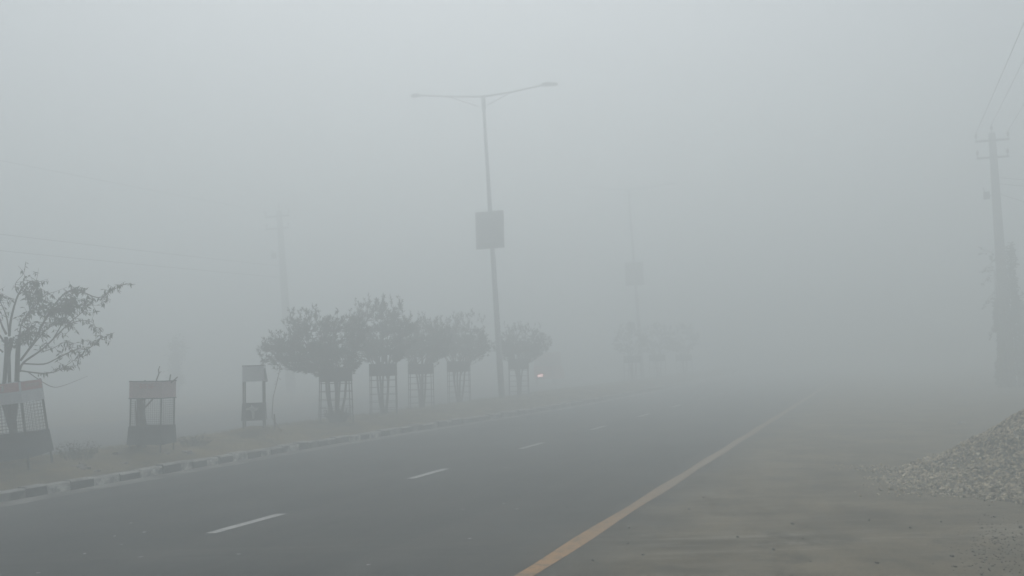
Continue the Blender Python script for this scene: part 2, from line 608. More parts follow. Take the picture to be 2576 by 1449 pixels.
def bushy_tree(loc, base_h, crown, stems, seed, label, tips=300, leaves=13, lsize=.095, group='trees in guards along the median', name='guarded_tree', lobes=None, shoots=24, stem_r=.026):
    """multi-stemmed small tree: crown = (offset, radii); flat-bottomed crown of leaf whorls on twigs"""
    rg = random.Random(seed)
    root = empty(name, loc, label, 'tree', group)
    off, rad = crown
    off = Vector(off)
    tr, cr = MB(), MB()
    nodes = []
    for s_ in range(stems):
        a = 6.28 * s_ / stems + rg.uniform(-.4, .4)
        p0 = Vector((math.cos(a) * .05, math.sin(a) * .05, -.04))
        p1 = Vector((math.cos(a) * rg.uniform(.12, .24), math.sin(a) * rg.uniform(.12, .24), base_h * rg.uniform(.85, 1.05)))
        c = stem_curve(p0, p1, rg, .06)
        tr.tube(c, [stem_r * (1.25 - .1 * i) for i in range(5)], 6)
        for b_ in range(4):
            a2 = a + rg.uniform(-1.1, 1.1)
            e = off + Vector((math.cos(a2) * rad[0] * rg.uniform(.25, .75), math.sin(a2) * rad[1] * rg.uniform(.25, .75), rad[2] * rg.uniform(-.5, .45)))
            c2 = stem_curve(c[-1] if b_ % 2 else c[-2], e, rg, .1)
            tr.tube(c2, [stem_r * .75, stem_r * .65, stem_r * .5, stem_r * .4, stem_r * .25], 5)
            nodes += c2[1:]
    lobes = lobes or [((0, 0, 0), 1.0)]

    def whorl(p, d, n, ls):
        for q in range(n):
            v = Vector((rg.gauss(0, 1), rg.gauss(0, 1), rg.gauss(0, 1))).normalized()
            dd = (d * 1.0 + v * .95)
            cr.leaf(p - d * rg.uniform(0, .09), dd, ls * rg.uniform(.65, 1.15), ls * .19)

    for t in range(tips):
        lo, ls_ = lobes[rg.randrange(len(lobes))]
        for _ in range(60):
            v = Vector((rg.uniform(-1, 1), rg.uniform(-1, 1), rg.uniform(-.75, 1)))
            l = v.length
            if .35 < l <= 1.0 and rg.random() < l ** 1.2:
                break
        p = off + Vector(lo) + Vector((v.x * rad[0], v.y * rad[1], v.z * rad[2])) * ls_
        if mnoise.noise(p * 1.9 + Vector((seed * 3.7, 0, 0))) > .2 + .2 * rg.random():
            continue
        p += Vector((mnoise.noise(p * 2.3), mnoise.noise(p * 2.3 + Vector((9, 0, 0))), mnoise.noise(p * 2.3 + Vector((0, 9, 0))))) * .24
        nd = min(nodes, key=lambda q: (q - p).length + (0.4 if q.z > p.z else 0))
        d = (p - nd)
        d = (d.normalized() + Vector((0, 0, .7))).normalized()
        tr.tube([nd, nd.lerp(p, .55) - Vector((0, 0, .03)), p], [.008, .006, .003], 3, False)
        whorl(p, d, leaves, lsize)
        if rg.random() < .5:
            whorl(nd.lerp(p, .6), d, leaves // 2, lsize)
    for t in range(shoots):      # bare shoots standing above the crown
        a = rg.uniform(0, 6.28)
        p = off + Vector((math.cos(a) * rad[0] * .8 * rg.random(), math.sin(a) * rad[1] * .8 * rg.random(), rad[2] * rg.uniform(.6, .9)))
        e = p + Vector((rg.uniform(-.1, .1), rg.uniform(-.1, .1), rg.uniform(.12, .3)))
        tr.tube([p, e], [.005, .003], 3, False)
        whorl(e, Vector((0, 0, 1)), 8, lsize * .9)
        whorl(p.lerp(e, .5), Vector((0, 0, 1)), 6, lsize * .9)
    tr.build('trunk', MT['bark'], root)
    cr.build('crown', MT['leaf'], root)
    return root


# ------------------------------------------------------------------ tree guards
def guard(loc, label, W, D, H, rz=0.0, tilt=(0, 0), upper=None, lower=None, flare=0.0, hoops=None, mesh=None, post=.014, legs=.1, skin='sheet_back', group='tree guards along the median', name='tree_guard'):
    root = empty(name, loc, label, 'tree guard', group, (tilt[0], tilt[1], rz))

    def half(z):
        k = 1 + flare * (1 - z / H)
        return W / 2 * k, D / 2 * k

    for sx in (-1, 1):
        for sy in (-1, 1):
            b = MB()
            h0, h1 = half(-.06), half(H)
            b.tube([(sx * h0[0], sy * h0[1], -.06), (sx * h1[0], sy * h1[1], H)], post, 6)
            b.build('post', MT['iron'], root)

    def band(z0, z1, nm, m, out=.018, bot=0.0):
        b = MB()
        for (ux, uy) in ((0, -1), (1, 0), (0, 1), (-1, 0)):
            vs = []
            for z, o in ((z0, out + bot), (z1, out)):
                hx, hy = half(z)
                hx += o
                hy += o
                n = Vector((ux, uy, 0))
                t = Vector((-uy, ux, 0))
                wt = hx if ux == 0 else hy
                wn = hy if ux == 0 else hx
                for th in (0, -.004):
                    vs += [n * (wn + th) - t * (wt - .003) + Vector((0, 0, z)), n * (wn + th) + t * (wt - .003) + Vector((0, 0, z))]
            b.add(vs, [(0, 1, 5, 4), (2, 6, 7, 3), (0, 4, 6, 2), (1, 3, 7, 5), (4, 5, 7, 6), (0, 2, 3, 1)])
        return b.build(nm, MT[m], root)

    up = lo = None
    if upper:
        up = band(upper[0], upper[1], 'upper_panel', upper[2])
    if lower:
        lo = band(lower[0], lower[1], 'lower_panel', lower[2], .02, .015)
    if hoops:
        for z in hoops:
            b = MB()
            hx, hy = half(z)
            hx += post + .002
            hy += post + .002
            jz = [rnd.uniform(-.012, .012) for _ in range(4)]
            c = [(-hx, -hy, z + jz[0]), (hx, -hy, z + jz[1]), (hx, hy, z + jz[2]), (-hx, hy, z + jz[3])]
            for i in range(4):
                b.tube([c[i], c[(i + 1) % 4]], .007, 4)
            b.build('hoop', MT['iron'], root)
    if mesh:
        z0, z1, sp, wr = mesh
        b = MB()
        n = int(round((z1 - z0) / sp))
        for i in range(n + 1):
            z = z0 + (z1 - z0) * i / n
            hx, hy = half(z)
            c = [(-hx, -hy, z), (hx, -hy, z), (hx, hy, z), (-hx, hy, z)]
            for k_ in range(4):
                b.tube([c[k_], c[(k_ + 1) % 4]], wr, 3, False)
        nw = max(3, int(round(W / sp)))
        for k_ in range(1, nw):
            t = -1 + 2 * k_ / nw
            for s_ in (-1, 1):
                a, c = half(z0), half(z1)
                b.tube([(t * a[0], s_ * a[1], z0), (t * c[0], s_ * c[1], z1)], wr, 3, False)
                b.tube([(s_ * a[0], t * a[1], z0), (s_ * c[0], t * c[1], z1)], wr, 3, False)
        b.build('wire_mesh', MT['wire'], root)
    return root, up, lo


def strokes(parent, name, m, y, x0, x1, z0, z1, n, face=(0, -1), seed=1):
    """a line of small illegible painted letters on a panel, 3 mm proud"""
    rg = random.Random(seed)
    b = MB()
    step = (x1 - x0) / n
    for i in range(n):
        if rg.random() < .12:
            continue
        xa = x0 + i * step
        parts = [(xa + step * .4, z1 - (z1 - z0) * .1, step * .8, (z1 - z0) * .16), (xa + step * rg.uniform(.2, .6), (z0 + z1) / 2, step * .18, (z1 - z0))]
        if rg.random() < .6:
            parts.append((xa + step * .35, z0 + (z1 - z0) * rg.uniform(.2, .5), step * .5, (z1 - z0) * .16))
        for (cx, cz, w, h) in parts:
            if face == (0, -1):
                b.box((cx, y + rg.uniform(-.0006, .0006), cz), (w, .003, h))
            else:
                b.box((y + rg.uniform(-.0006, .0006), cx, cz), (.003, w, h))
    c, w, zt = (x0 + x1) / 2, x1 - x0, z1 - (z1 - z0) * .08
    if face == (0, -1):
        b.box((c, y, zt), (w, .0034, (z1 - z0) * .1))
    else:
        b.box((y, c, zt), (.0034, w, (z1 - z0) * .1))
    return b.build(name, MT[m], parent)


MEDG = 'tree guards along the median'
# the leaning guard at the left edge, round the tree with drooping leaves
lz = R(23)
g1c = med(37, 1170)
g1p = Vector((g1c.x, g1c.y, median_z(g1c.x, g1c.y) + .005))
root, up, lo = guard(g1p, 'leaning metal tree guard with red and white upper panel at the left edge', .62, .62, 1.13, rz=R(20),
                     tilt=(0, 0), upper=(.84, 1.12, 'white_sheet'), lower=(.10, .41, 'sheet'), flare=.12, mesh=(.42, .83, .045, .0026), post=.016)
b = MB()
yy_ = -.62 / 2 - .018 - .0035
b.box((0, yy_, 1.058), (.62, .003, .12))
b.box((.62 / 2 + .018 + .0035, 0, 1.058), (.003, .62, .12))
b.build('red_band', MT['red'], up)
b = MB()
b.box((-.07, yy_ - .003, 1.055), (.36, .003, .085))
b.build('text_box', MT['pale_text'], up)
strokes(up, 'lettering', 'red_text', yy_ - .0055, -.23, .09, 1.025, 1.085, 9, seed=2)
strokes(up, 'lettering', 'pale_text', .62 / 2 + .018 + .0065, -.2, .2, 1.03, 1.08, 8, face=(1, 0), seed=3)
# lean it over to the left as seen from the road
ax = (g1p - CAM)
ax.z = 0
ax.normalize()
root.rotation_mode = 'QUATERNION'
from mathutils import Quaternion
root.rotation_quaternion = Quaternion(ax, R(-5.5)) @ Quaternion((0, 0, 1), R(24))

# the boxy guard
g2p = Vector((P_g2.x, P_g2.y, median_z(P_g2.x, P_g2.y) + .005))
root, up, lo = guard(g2p, 'boxy metal tree guard with pinkish upper panel and broken twigs poking out', .50, .42, 1.04, rz=R(14),
                     upper=(.77, 1.03, 'pink_sheet'), lower=(.06, .34, 'sheet'), flare=.0, mesh=(.35, .76, .035, .0018), post=.013)
root.rotation_mode = 'QUATERNION'
ax = (g2p - CAM)
ax.z = 0
ax.normalize()
root.rotation_quaternion = Quaternion(ax, R(1.0)) @ Quaternion((0, 0, 1), R(14))
strokes(up, 'lettering', 'red_text', -.21 - .018 - .0035, -.1, .17, .915, .955, 9, seed=5)
strokes(up, 'lettering', 'red_text', -.21 - .018 - .0035, -.1, .12, .965, .985, 8, seed=6)
b = MB()
b.box((0, -.21 - .024, 1.032), (.54, .012, .014))
b.box((0, -.21 - .024, .768), (.54, .012, .014))
b.box((.25 + .024, 0, 1.032), (.012, .45, .014))
b.box((.25 + .024, 0, .768), (.012, .45, .014))
b.build('panel_rim', MT['iron'], up)

# dead stump with broken branches inside it
st = empty('dead_tree', on_median(P_g2.x, P_g2.y), 'dead leafless stump with broken branches inside the boxy guard', 'dead tree')
b = MB()


def pl(px, py, dd=0.0):
    return dep(px, py, (g2p - CAM).dot(FW) + dd) - st.location


dz = 0.0
b.tube([pl(356, 1134), pl(356, 1095), pl(354, 1050), pl(352, 1015), pl(350, 985), pl(348, 966)], [.075, .068, .06, .05, .045, .04], 8)
b.tube([pl(366, 1095, .1), pl(362, 1060, .08), pl(356, 1020, .02)], [.045, .035, .03], 6)
b.tube([pl(354, 1034), pl(370, 1020), pl(388, 1000), pl(394, 970), pl(394, 955), pl(400, 940), pl(399, 930), pl(402, 921)], [.018, .015, .013, .012, .011, .01, .009, .006], 5)
b.tube([pl(352, 1010, .05), pl(390, 990, .12), pl(427, 965, .1), pl(437, 957, .1), pl(447, 948, .1)], [.016, .014, .012, .011, .008], 5)
b.tube([pl(425, 968, .1), pl(429, 942, .1)], [.011, .011], 5)
b.tube([pl(401, 938), pl(406, 934)], [.006, .004], 4)
b.tube([pl(345, 1100), pl(342, 1050), pl(340, 1010)], [.012, .01, .008], 5)
b.build('trunk', MT['stick'], st)

# the narrow guard with a pale mark
g3p = Vector((P_g3.x, P_g3.y, median_z(P_g3.x, P_g3.y) + .005))
root, up, lo = guard(g3p, 'narrow tall tree guard with pale figure mark, standing alone on a low mound', .36, .26, 1.13, rz=R(30),
                     upper=(.83, 1.12, 'white_sheet'), lower=(.10, .42, 'sheet'), flare=.02, post=.016)
up.data.materials[0] = mat('grey sheet', (.6, .62, .63), (.5, .52, .53), 4, .6)
b = MB()
yf = -.13 - .018 - .025
mark = [(-.13, .33), (-.05, .355), (-.03, .40), (0, .36), (.06, .33), (.10, .35), (.075, .29), (.03, .27), (.02, .14), (-.02, .14), (-.03, .26), (-.06, .30), (-.13, .295)]
b.add([(x, yf - .0015, z) for x, z in mark] + [(x, yf + .0015, z) for x, z in mark],
      [tuple(range(len(mark))), tuple(reversed(range(len(mark), 2 * len(mark))))] + [(i, i + len(mark), (i + 1) % len(mark) + len(mark), (i + 1) % len(mark)) for i in range(len(mark))])
b.build('pale_mark', MT['pale'], lo)
b = MB()
b.box((0, -.13 - .024, 1.122), (.40, .012, .016))
b.box((.18 + .03, 0, .96), (.012, .27, .30), Matrix.Rotation(R(-9), 3, 'Y'))
b.build('bent_flap', MT['sheet'], up)

# stake and thin sapling beside it
q = gnd(691, 1085, .28)
p = on_median(q.x, q.y)
b = MB()
d_ = (p - CAM).dot(FW)
b.tube([p + Vector((0, 0, -.05)), dep(691, 1062, d_), dep(690, 1042, d_)], [.017, .016, .014], 6)
o = b.build('stake', MT['stick'])
tag(o, 'short upright wooden stake right of the narrow guard', 'stake')
b = MB()
b.tube([p + Vector((-.03, .25, -.05)), dep(684, 1050, d_ + .3), dep(687, 1000, d_ + .3), dep(697, 960, d_ + .3), dep(706, 920, d_ + .3), dep(714, 900, d_ + .3)], [.008, .008, .007, .006, .005, .003], 5)
for t in range(14):
    c_ = dep(697 + t * 1.2, 965 - t * 4.6, d_ + .3)
    b.leaf(c_, Vector((rnd.uniform(-1, 1), rnd.uniform(-1, 1), rnd.uniform(-.6, .6))), .07, .012)
tag(b.build('sapling', MT['stick']), 'thin bending sapling just behind the short stake', 'sapling')

# ------------------------------------------------------------------ the tree with drooping leaves (left edge)
tl = on_median(P_tree.x, P_tree.y)
tree = empty('roadside_tree', tl, 'multi-stemmed tree with drooping sparse leaves rising from the leaning guard', 'tree')
DT = (tl - CAM).dot(FW)
tr, cr = MB(), MB()
rg = random.Random(21)


def tp(px, py, dd=0.0):
    return dep(px, py, DT + dd) - tl


def cpx(cx, cy, dd=0.0):
    return tp(cx * .2567, 629.6 + cy * .2567, dd)


tr.tube([tp(33, 1172), tp(33, 1140), tp(33, 1090), tp(33, 1060)], [.062, .056, .052, .05], 8)
tr.tube([tp(33, 1060), tp(40, 1010), tp(42, 971), tp(44, 900), tp(46, 860)], [.04, .036, .034, .033, .03], 7)
tr.tube([tp(31, 1062), tp(20, 1030), tp(10, 974, -.1), tp(16, 890, -.1), tp(15, 848, -.05)], [.034, .03, .028, .027, .024], 7)
tr.tube([tp(33, 1058), tp(27, 1010, .1), tp(24, 971, .12), tp(22, 895, .12), tp(28, 850, .1)], [.028, .025, .024, .023, .02], 6)
tr.tube([tp(25, 1075), tp(12, 1030, -.15), tp(-12, 960, -.2), tp(-40, 880, -.2)], [.026, .022, .02, .016], 6)


def wig(pts, rad, dd, leafy=1.0, start=.25, n=None, long=1.0):
    P = []
    for i, (cx, cy) in enumerate(pts):
        t = i / (len(pts) - 1)
        P.append(cpx(cx, cy, dd[0] + (dd[1] - dd[0]) * t))
    # smooth
    Q = []
    for i in range(len(P) - 1):
        a, b_ = P[i], P[i + 1]
        p_, n_ = P[max(0, i - 1)], P[min(len(P) - 1, i + 2)]
        for k_ in range(4):
            t = k_ / 4
            Q.append(0.5 * ((2 * a) + (b_ - p_) * t + (2 * p_ - 5 * a + 4 * b_ - n_) * t * t + (3 * a - p_ - 3 * b_ + n_) * t ** 3))
    Q.append(P[-1])
    N = len(Q)
    tr.tube(Q, [rad * (1 - .8 * i / (N - 1)) for i in range(N)], 5)
    if leafy <= 0:
        return
    ln = sum((Q[i + 1] - Q[i]).length for i in range(N - 1))
    cnt = int(ln * 15 * leafy)
    for _ in range(cnt):
        t = start + (1 - start) * rg.random()
        i = min(N - 2, int(t * (N - 1)))
        p = Q[i].lerp(Q[i + 1], rg.random())
        # twig carrying a few drooping leaves
        d = Vector((rg.uniform(-1, 1), rg.uniform(-1, 1), rg.uniform(-.5, .7)))
        e = p + d.normalized() * rg.uniform(.05, .19)
        tr.tube([p, e], [.0035, .002], 3, False)
        for k_ in range(rg.randint(2, 5)):
            b0 = p.lerp(e, rg.uniform(.3, 1))
            dd_ = Vector((rg.uniform(-.7, .7), rg.uniform(-.7, .7), rg.uniform(-1.3, .1)))
            L_ = rg.uniform(.05, .1) * long
            cr.leaf(b0, dd_, L_, L_ * .28)


wig([(90, 840), (110, 660), (180, 430), (290, 310), (400, 330)], .02, (-.05, -.4), 1.2, .5)
wig([(60, 820), (20, 740), (-30, 600), (-120, 420)], .018, (-.1, .1), 1.0, .4)
wig([(200, 1080), (330, 900), (440, 680), (530, 540), (640, 420), (760, 390), (960, 465), (1100, 390), (1240, 325)], .017, (0, -.3), 1.5, .3)
wig([(190, 1190), (230, 1100), (400, 980), (520, 870), (680, 710), (800, 610), (930, 470)], .018, (0, .35), 1.5, .35)
wig([(230, 1110), (430, 1115), (560, 1060), (750, 970), (860, 970), (960, 880), (1020, 850)], .011, (0, -.35), 1.5, .25)
wig([(200, 1180), (400, 1205), (540, 1190), (640, 1135), (820, 1010)], .011, (0, .2), 1.3, .3)
wig([(270, 1190), (400, 1280), (520, 1340), (640, 1320), (860, 1232)], .007, (.05, -.1), 0)
wig([(230, 690), (300, 580), (360, 520), (440, 440), (560, 400)], .012, (.1, .5), 2.0, .2)
wig([(180, 880), (220, 700), (330, 570), (350, 420)], .013, (.1, .6), 2.0, .3)
wig([(520, 870), (640, 660), (680, 540), (700, 420)], .010, (.2, .5), 2.6, .2)
wig([(440, 690), (520, 600), (660, 570), (780, 540), (980, 540)], .009, (-.1, -.6), 2.4, .2)
wig([(680, 720), (800, 690), (920, 720), (940, 860)], .007, (.25, .6), 1.8, .2)
wig([(300, 960), (380, 860), (480, 760), (620, 700), (760, 790)], .009, (-.1, -.5), 1.3, .3)
wig([(170, 900), (250, 800), (300, 700)], .011, (-.1, -.3), 2.6, .2)
wig([(400, 1000), (520, 960), (640, 900), (740, 920)], .007, (.1, .4), 1.4, .2)
wig([(180, 430), (150, 330), (230, 230), (250, 140)], .006, (-.2, -.2), .8, .3, )
wig([(330, 400), (360, 280), (380, 170)], .005, (-.2, .1), .7, .3)
wig([(140, 480), (60, 470), (10, 500)], .006, (-.2, -.5), 1.2, .2)
wig([(40, 900), (-60, 760), (-200, 640), (-380, 560)], .015, (0, .3), 1.3, .3)
wig([(30, 1000), (-100, 900), (-260, 860), (-420, 820)], .013, (0, -.3), 1.3, .3)
wig([(90, 840), (60, 640), (-20, 460), (-80, 330)], .013, (.1, .6), 1.3, .3)
wig([(150, 840), (260, 820), (380, 800), (430, 700)], .009, (.1, -.5), 1.6, .2)
for (cx, cy, rr, n) in ((330, 420, 85, 170), (680, 530, 75, 170), (440, 560, 90, 120), (250, 850, 75, 110), (560, 600, 90, 90), (120, 900, 55, 60)):
    for _ in range(n):
        a = rg.uniform(0, 6.28)
        r_ = rr * math.sqrt(rg.random())
        p = cpx(cx + math.cos(a) * r_, cy + math.sin(a) * r_, rg.uniform(-.25, .45))
        cr.leaf(p, Vector((rg.uniform(-.7, .7), rg.uniform(-.7, .7), rg.uniform(-1.3, .2))), rg.uniform(.06, .1), .024)
tr.build('trunk', MT['bark'], tree)
cr.build('crown', MT['leaf_dry'], tree)

# ------------------------------------------------------------------ guarded trees further along
# (px base, py base, guard W, guard H, band, crown offset, radii, stems, label words)
spec = [
    (845, 1062, .78, 1.16, (.86, 1.15), (-.42, .0, 1.70), (1.14, .9, .68), 6, 1000,
     'widest guarded tree, its crown reaching low to the left', 'ladder-like guard under the widest bushy crown', [((0, 0, 0), .95), ((-.5, 0, -.2), .62), ((.25, 0, .1), .75), ((.42, 0, -.42), .55)], 0),
    (966, 1042, .76, 1.22, (.92, 1.21), (-.04, .0, 2.0), (.98, .85, .73), 5, 900,
     'tallest bushy guarded tree, second of the five beside the lamp', 'guard with open rungs under the tallest bushy crown', [((0, 0, .05), 1.0), ((0, 0, -.3), .75)], 0),
    (1060, 1026, .76, 1.18, (.90, 1.17), (.1, .0, 1.78), (.86, .8, .62), 5, 740,
     'smaller bushy guarded tree in the middle of the row of five', 'middle guard of the row of five before the lamp', [((0, 0, 0), 1.0), ((0, 0, -.25), .75)], 0),
    (1156, 1011, .78, 1.24, (.92, 1.23), (.1, .0, 1.9), (.96, .85, .70), 5, 760,
     'bushy guarded tree just left of the lamp post', 'guard just left of the lamp post base', [((0, 0, 0), 1.0), ((.2, 0, -.25), .75), ((-.3, 0, -.2), .6)], 0),
    (1306, 996, .78, 1.22, (.86, 1.21), (.1, .0, 1.72), (1.08, .95, .54), 5, 760,
     'flat-topped bushy guarded tree just right of the lamp post', 'guard just right of the lamp post base', [((0, 0, 0), 1.0), ((0, 0, -.25), .7)], 0),
]
for i, (px, py, W, H, bandz, off, rad, ns, tips, lab, glab, lobes, lean) in enumerate(spec):
    q = gnd(px, py, .26)
    p = Vector((q.x, q.y, median_z(q.x, q.y) if q.y < 69 else .2))
    # crown offsets are given along the picture plane; turn them to the line of sight
    ang = math.atan2(-(p - CAM).x, (p - CAM).y)
    Mz = Matrix.Rotation(ang, 3, 'Z')
    t = bushy_tree(p, 1.25, (off, rad), ns, 40 + i, lab, tips=tips, lobes=lobes)
    t.rotation_euler = (0, 0, ang)
    guard(p + Vector((0, 0, .004)), glab, W * .80, W * .80, H, rz=ang + R((4, -3, 5, -4, 2)[i]), upper=(bandz[0], bandz[1], 'sheet_back'), flare=.10 if i == 0 else .03,
          hoops=[.12 + .175 * k_ for k_ in range(int((bandz[0] - .1) / .175) + 1)], post=.012)

# three faint ones near the second lamp
for i, (px, py, h_) in enumerate(((1592, 957, 1.0), (1655, 951, 1.05), (1722, 948, 1.0))):
    q = gnd(px, py, .26)
    p = Vector((q.x, q.y, median_z(q.x, q.y) if q.y < 69 else .2))
    bushy_tree(p, 1.25, ((0.05, 0, 1.9), (1.0, 1.0, .78)), 4, 70 + i,
               ('faint guarded tree at the foot of the distant lamp post', 'faint guarded tree just right of the distant lamp post', 'faintest guarded tree, farthest right in the fog')[i], tips=150, leaves=10, lsize=.15,
               group='fogged trees by the distant lamp', name='distant_tree')
    guard(p + Vector((0, 0, .004)), ('faint tree guard at the foot of the distant lamp post', 'faint tree guard just right of the distant lamp post', 'faintest tree guard, farthest right in the fog')[i], .62, .62, 1.2, rz=.6, upper=(.85, 1.19, 'sheet_back'), flare=.03,
          hoops=[.2, .5], post=.014, group='fogged guards by the distant lamp')

# ------------------------------------------------------------------ street lamps with boards
q = gnd(1263, 1003, .25)
LP = Vector((q.x, q.y, median_z(q.x, q.y)))


def lampP(px, py):
    return atY(px, py, LP.y) - LP


lamp = empty('street_lamp', LP, 'tall twin-armed street lamp leaning slightly left among the guarded trees', 'street lamp')
top = lampP(1215, 243)
b = MB()
bot = Vector((0, 0, -.1))
b.tube([bot, bot.lerp(top, .3), bot.lerp(top, .7), top], [.105, .09, .068, .05], 10)
b.tube([bot.lerp(top, .955), top + Vector((0, 0, .03))], [.075, .075], 10)
b.build('pole', MT['steel'], lamp, True)
for nm, tipx, tipy, mid, brace, headx in ((-1, 1052, 240, (1130, 243), ((1203, 268), (1128, 243)), (1035, 243)),
                                          (1, 1366, 214, (1290, 231), ((1224, 266), (1286, 232)), (1402, 211))):
    tip = lampP(tipx, tipy)
    b = MB()
    b.tube([top, lampP(*mid), tip], [.034, .03, .026], 6)
    arm = b.build('arm', MT['steel'], lamp)
    b = MB()
    b.tube([lampP(*brace[0]), lampP(*brace[1])], .017, 5)
    b.build('brace', MT['steel'], arm)
    e = lampP(*headx)
    v = (e - tip).normalized()
    b = MB()
    # flat LED head: housing with a raised gear part, lens below
    x_ = v
    y_ = Vector((0, 1, 0))
    z_ = x_.cross(y_)
    if z_.z < 0:
        z_ = -z_
    Mx = Matrix((x_, y_, z_)).transposed()
    s0 = tip - v * .05
    Lh = (e - s0).length
    outl = [(0, .05), (.12, .10), (.3 * Lh / .5, .13), (Lh * .9, .11), (Lh, .05)]
    vs, n = [], len(outl)
    for zz in (-.03, .03):
        for (u_, w_) in outl:
            vs.append(s0 + Mx @ Vector((u_, w_, zz)))
        for (u_, w_) in reversed(outl):
            vs.append(s0 + Mx @ Vector((u_, -w_, zz)))
    n = len(outl) * 2
    b.add(vs, [tuple(reversed(range(n))), tuple(range(n, 2 * n))] + [(i, (i + 1) % n, (i + 1) % n + n, i + n) for i in range(n)])
    b.box(s0 + Mx @ Vector((.14, 0, .05)), (.2, .1, .04), Mx)
    hd = b.build('lamp_head', MT['steel'], lamp)
    b = MB()
    b.box(s0 + Mx @ Vector((Lh * .6, 0, -.036)), (Lh * .45, .14, .012), Mx)
    b.build('lens', MT['lens'], hd)


def lamp_board(o_world, label, X):
    """board bolted to the pole; X = list of four picture corners (TL, TR, BR, BL)"""
    root = empty('sign_board', o_world, label, 'sign')
    return root


c4 = [lampP(1198, 537), lampP(1267, 531), lampP(1271, 624), lampP(1203, 629)]
ctr = sum(c4, Vector()) / 4
bw = ((c4[1] - c4[0]).length + (c4[2] - c4[3]).length) / 2
bh = ((c4[3] - c4[0]).length + (c4[2] - c4[1]).length) / 2
sign = empty('sign_board', LP + ctr + Vector((.04, -.17, 0)), 'large framed rectangular board halfway up the near lamp post', 'sign')
ux = ((c4[1] - c4[0]) + (c4[2] - c4[3])).normalized()
sign.rotation_euler = (0, math.atan2(-ux.z, ux.x), 0)
b = MB()
b.box((0, 0, 0), (bw - .1, .05, bh - .1))
b.build('panel', MT['board'], sign)
b = MB()
for s_ in (-1, 1):
    b.box((s_ * (bw / 2 - .025), 0, 0), (.05, .09, bh))
    b.box((0, 0, s_ * (bh / 2 - .025)), (bw - .1, .09, .05))
b.build('frame', MT['board_frame'], sign)
b = MB()
b.box((-bw * .36, -.028, 0), (.06, .004, bh * .8))
b.box((0, -.028, bh * .36), (bw * .6, .004, bh * .1))
b.box((0, -.028, -bh * .30), (bw * .6, .004, bh * .06))
b.build('faded_print', MT['board_frame'], bpy.data.objects[sign.children[0].name])
for s_ in (-.3, .3):
    b = MB()
    b.box((0, .085, s_ * bh), (.24, .07, .05))
    b.build('clamp', MT['steel'], sign)

lamp2 = copy_tree(lamp)
q2 = gnd(1617, 953, .25)
dlt = Vector((q2.x, q2.y, LP.z)) - LP
lamp2.location = LP + dlt
lamp2['label'] = 'distant twin-armed street lamp almost lost in the fog'
sign2 = copy_tree(sign)
sign2.location = sign.location + dlt
sign2['label'] = 'faint fogged board halfway up the distant lamp post'

# ------------------------------------------------------------------ electric poles and wires
PB = gnd(2539, 974, 0)
PD = (PB - CAM).dot(FW)


def make_pole(loc):
    root = empty('electric_pole', loc, 'tapered concrete electric pole with two crossarms at the right edge', 'electric pole')
    top_ = dep(2495, 335, PD) - PB
    b = MB()
    n = 6
    pts, rx = [], []
    H_ = top_.z
    # tapered rectangular concrete pole
    vs, fs = [], []
    for i in range(n + 1):
        t = i / n
        c = Vector((0, 0, -.1)).lerp(top_, t)
        hx, hy = .21 - .10 * t, .14 - .06 * t
        vs += [c + Vector((-hx, -hy, 0)), c + Vector((hx, -hy, 0)), c + Vector((hx, hy, 0)), c + Vector((-hx, hy, 0))]
    for i in range(n):
        for k_ in range(4):
            fs.append((4 * i + k_, 4 * i + (k_ + 1) % 4, 4 * i + 4 + (k_ + 1) % 4, 4 * i + 4 + k_))
    fs += [(3, 2, 1, 0), (4 * n, 4 * n + 1, 4 * n + 2, 4 * n + 3)]
    b.add(vs, fs)
    b.build('shaft', MT['concrete'], root)
    tips_ = []
    for (pl_, pr_) in (((2452, 359), (2538, 352)), ((2456, 401), (2537, 395))):
        a, c = dep(*pl_, PD) - PB, dep(*pr_, PD) - PB
        mid = (a + c) / 2
        off = Vector((0, -.16, 0))
        b = MB()
        u = (c - a).normalized()
        Mx = Matrix((u, Vector((0, 1, 0)), u.cross(Vector((0, 1, 0))))).transposed()
        b.box(mid + off, ((c - a).length, .07, .075), Mx)
        arm = b.build('crossarm', MT['iron'], root)
        for e in (a, c):
            for s_ in (0,):
                b = MB()
                e2 = e + off + u * (.04 if e is a else -.04)
                b.tube([e2 + Vector((0, 0, .03)), e2 + Vector((0, 0, .12)), e2 + Vector((0, 0, .15)), e2 + Vector((0, 0, .2)), e2 + Vector((0, 0, .23)), e2 + Vector((0, 0, .29))], [.015, .015, .055, .045, .05, .02], 8)
                b.build('insulator', MT['ceramic'], arm)
                tips_.append(e2 + Vector((0, 0, .29)))
    b = MB()
    b.tube([top_, top_ + Vector((0, 0, .12)), top_ + Vector((0, 0, .17)), top_ + Vector((0, 0, .23)), top_ + Vector((0, 0, .3))], [.015, .015, .055, .05, .02], 8)
    b.build('insulator', MT['ceramic'], root)
    tips_.append(top_ + Vector((0, 0, .3)))
    # bracket with a small box half way up on the left
    c = dep(2481, 493, PD) - PB
    b = MB()
    b.box(c + Vector((.0, -.1, 0)), (.2, .16, .26))
    b.tube([c + Vector((0, -.1, 0)), c + Vector((.3, 0, -.02))], .02, 5)
    b.tube([c + Vector((-.05, -.1, .12)), c + Vector((-.1, -.1, .3))], .015, 5)
    b.build('bracket', MT['iron'], root)
    return root, tips_


pole, tips_ = make_pole(PB)
PL = Vector((0, 0, 0))
ql = dep(733, 941, 48)
PL = Vector((ql.x, ql.y, 0))
pole2 = copy_tree(pole)
pole2.location = PL
pole2['label'] = 'faint electric pole in the fog behind the guarded trees on the left'


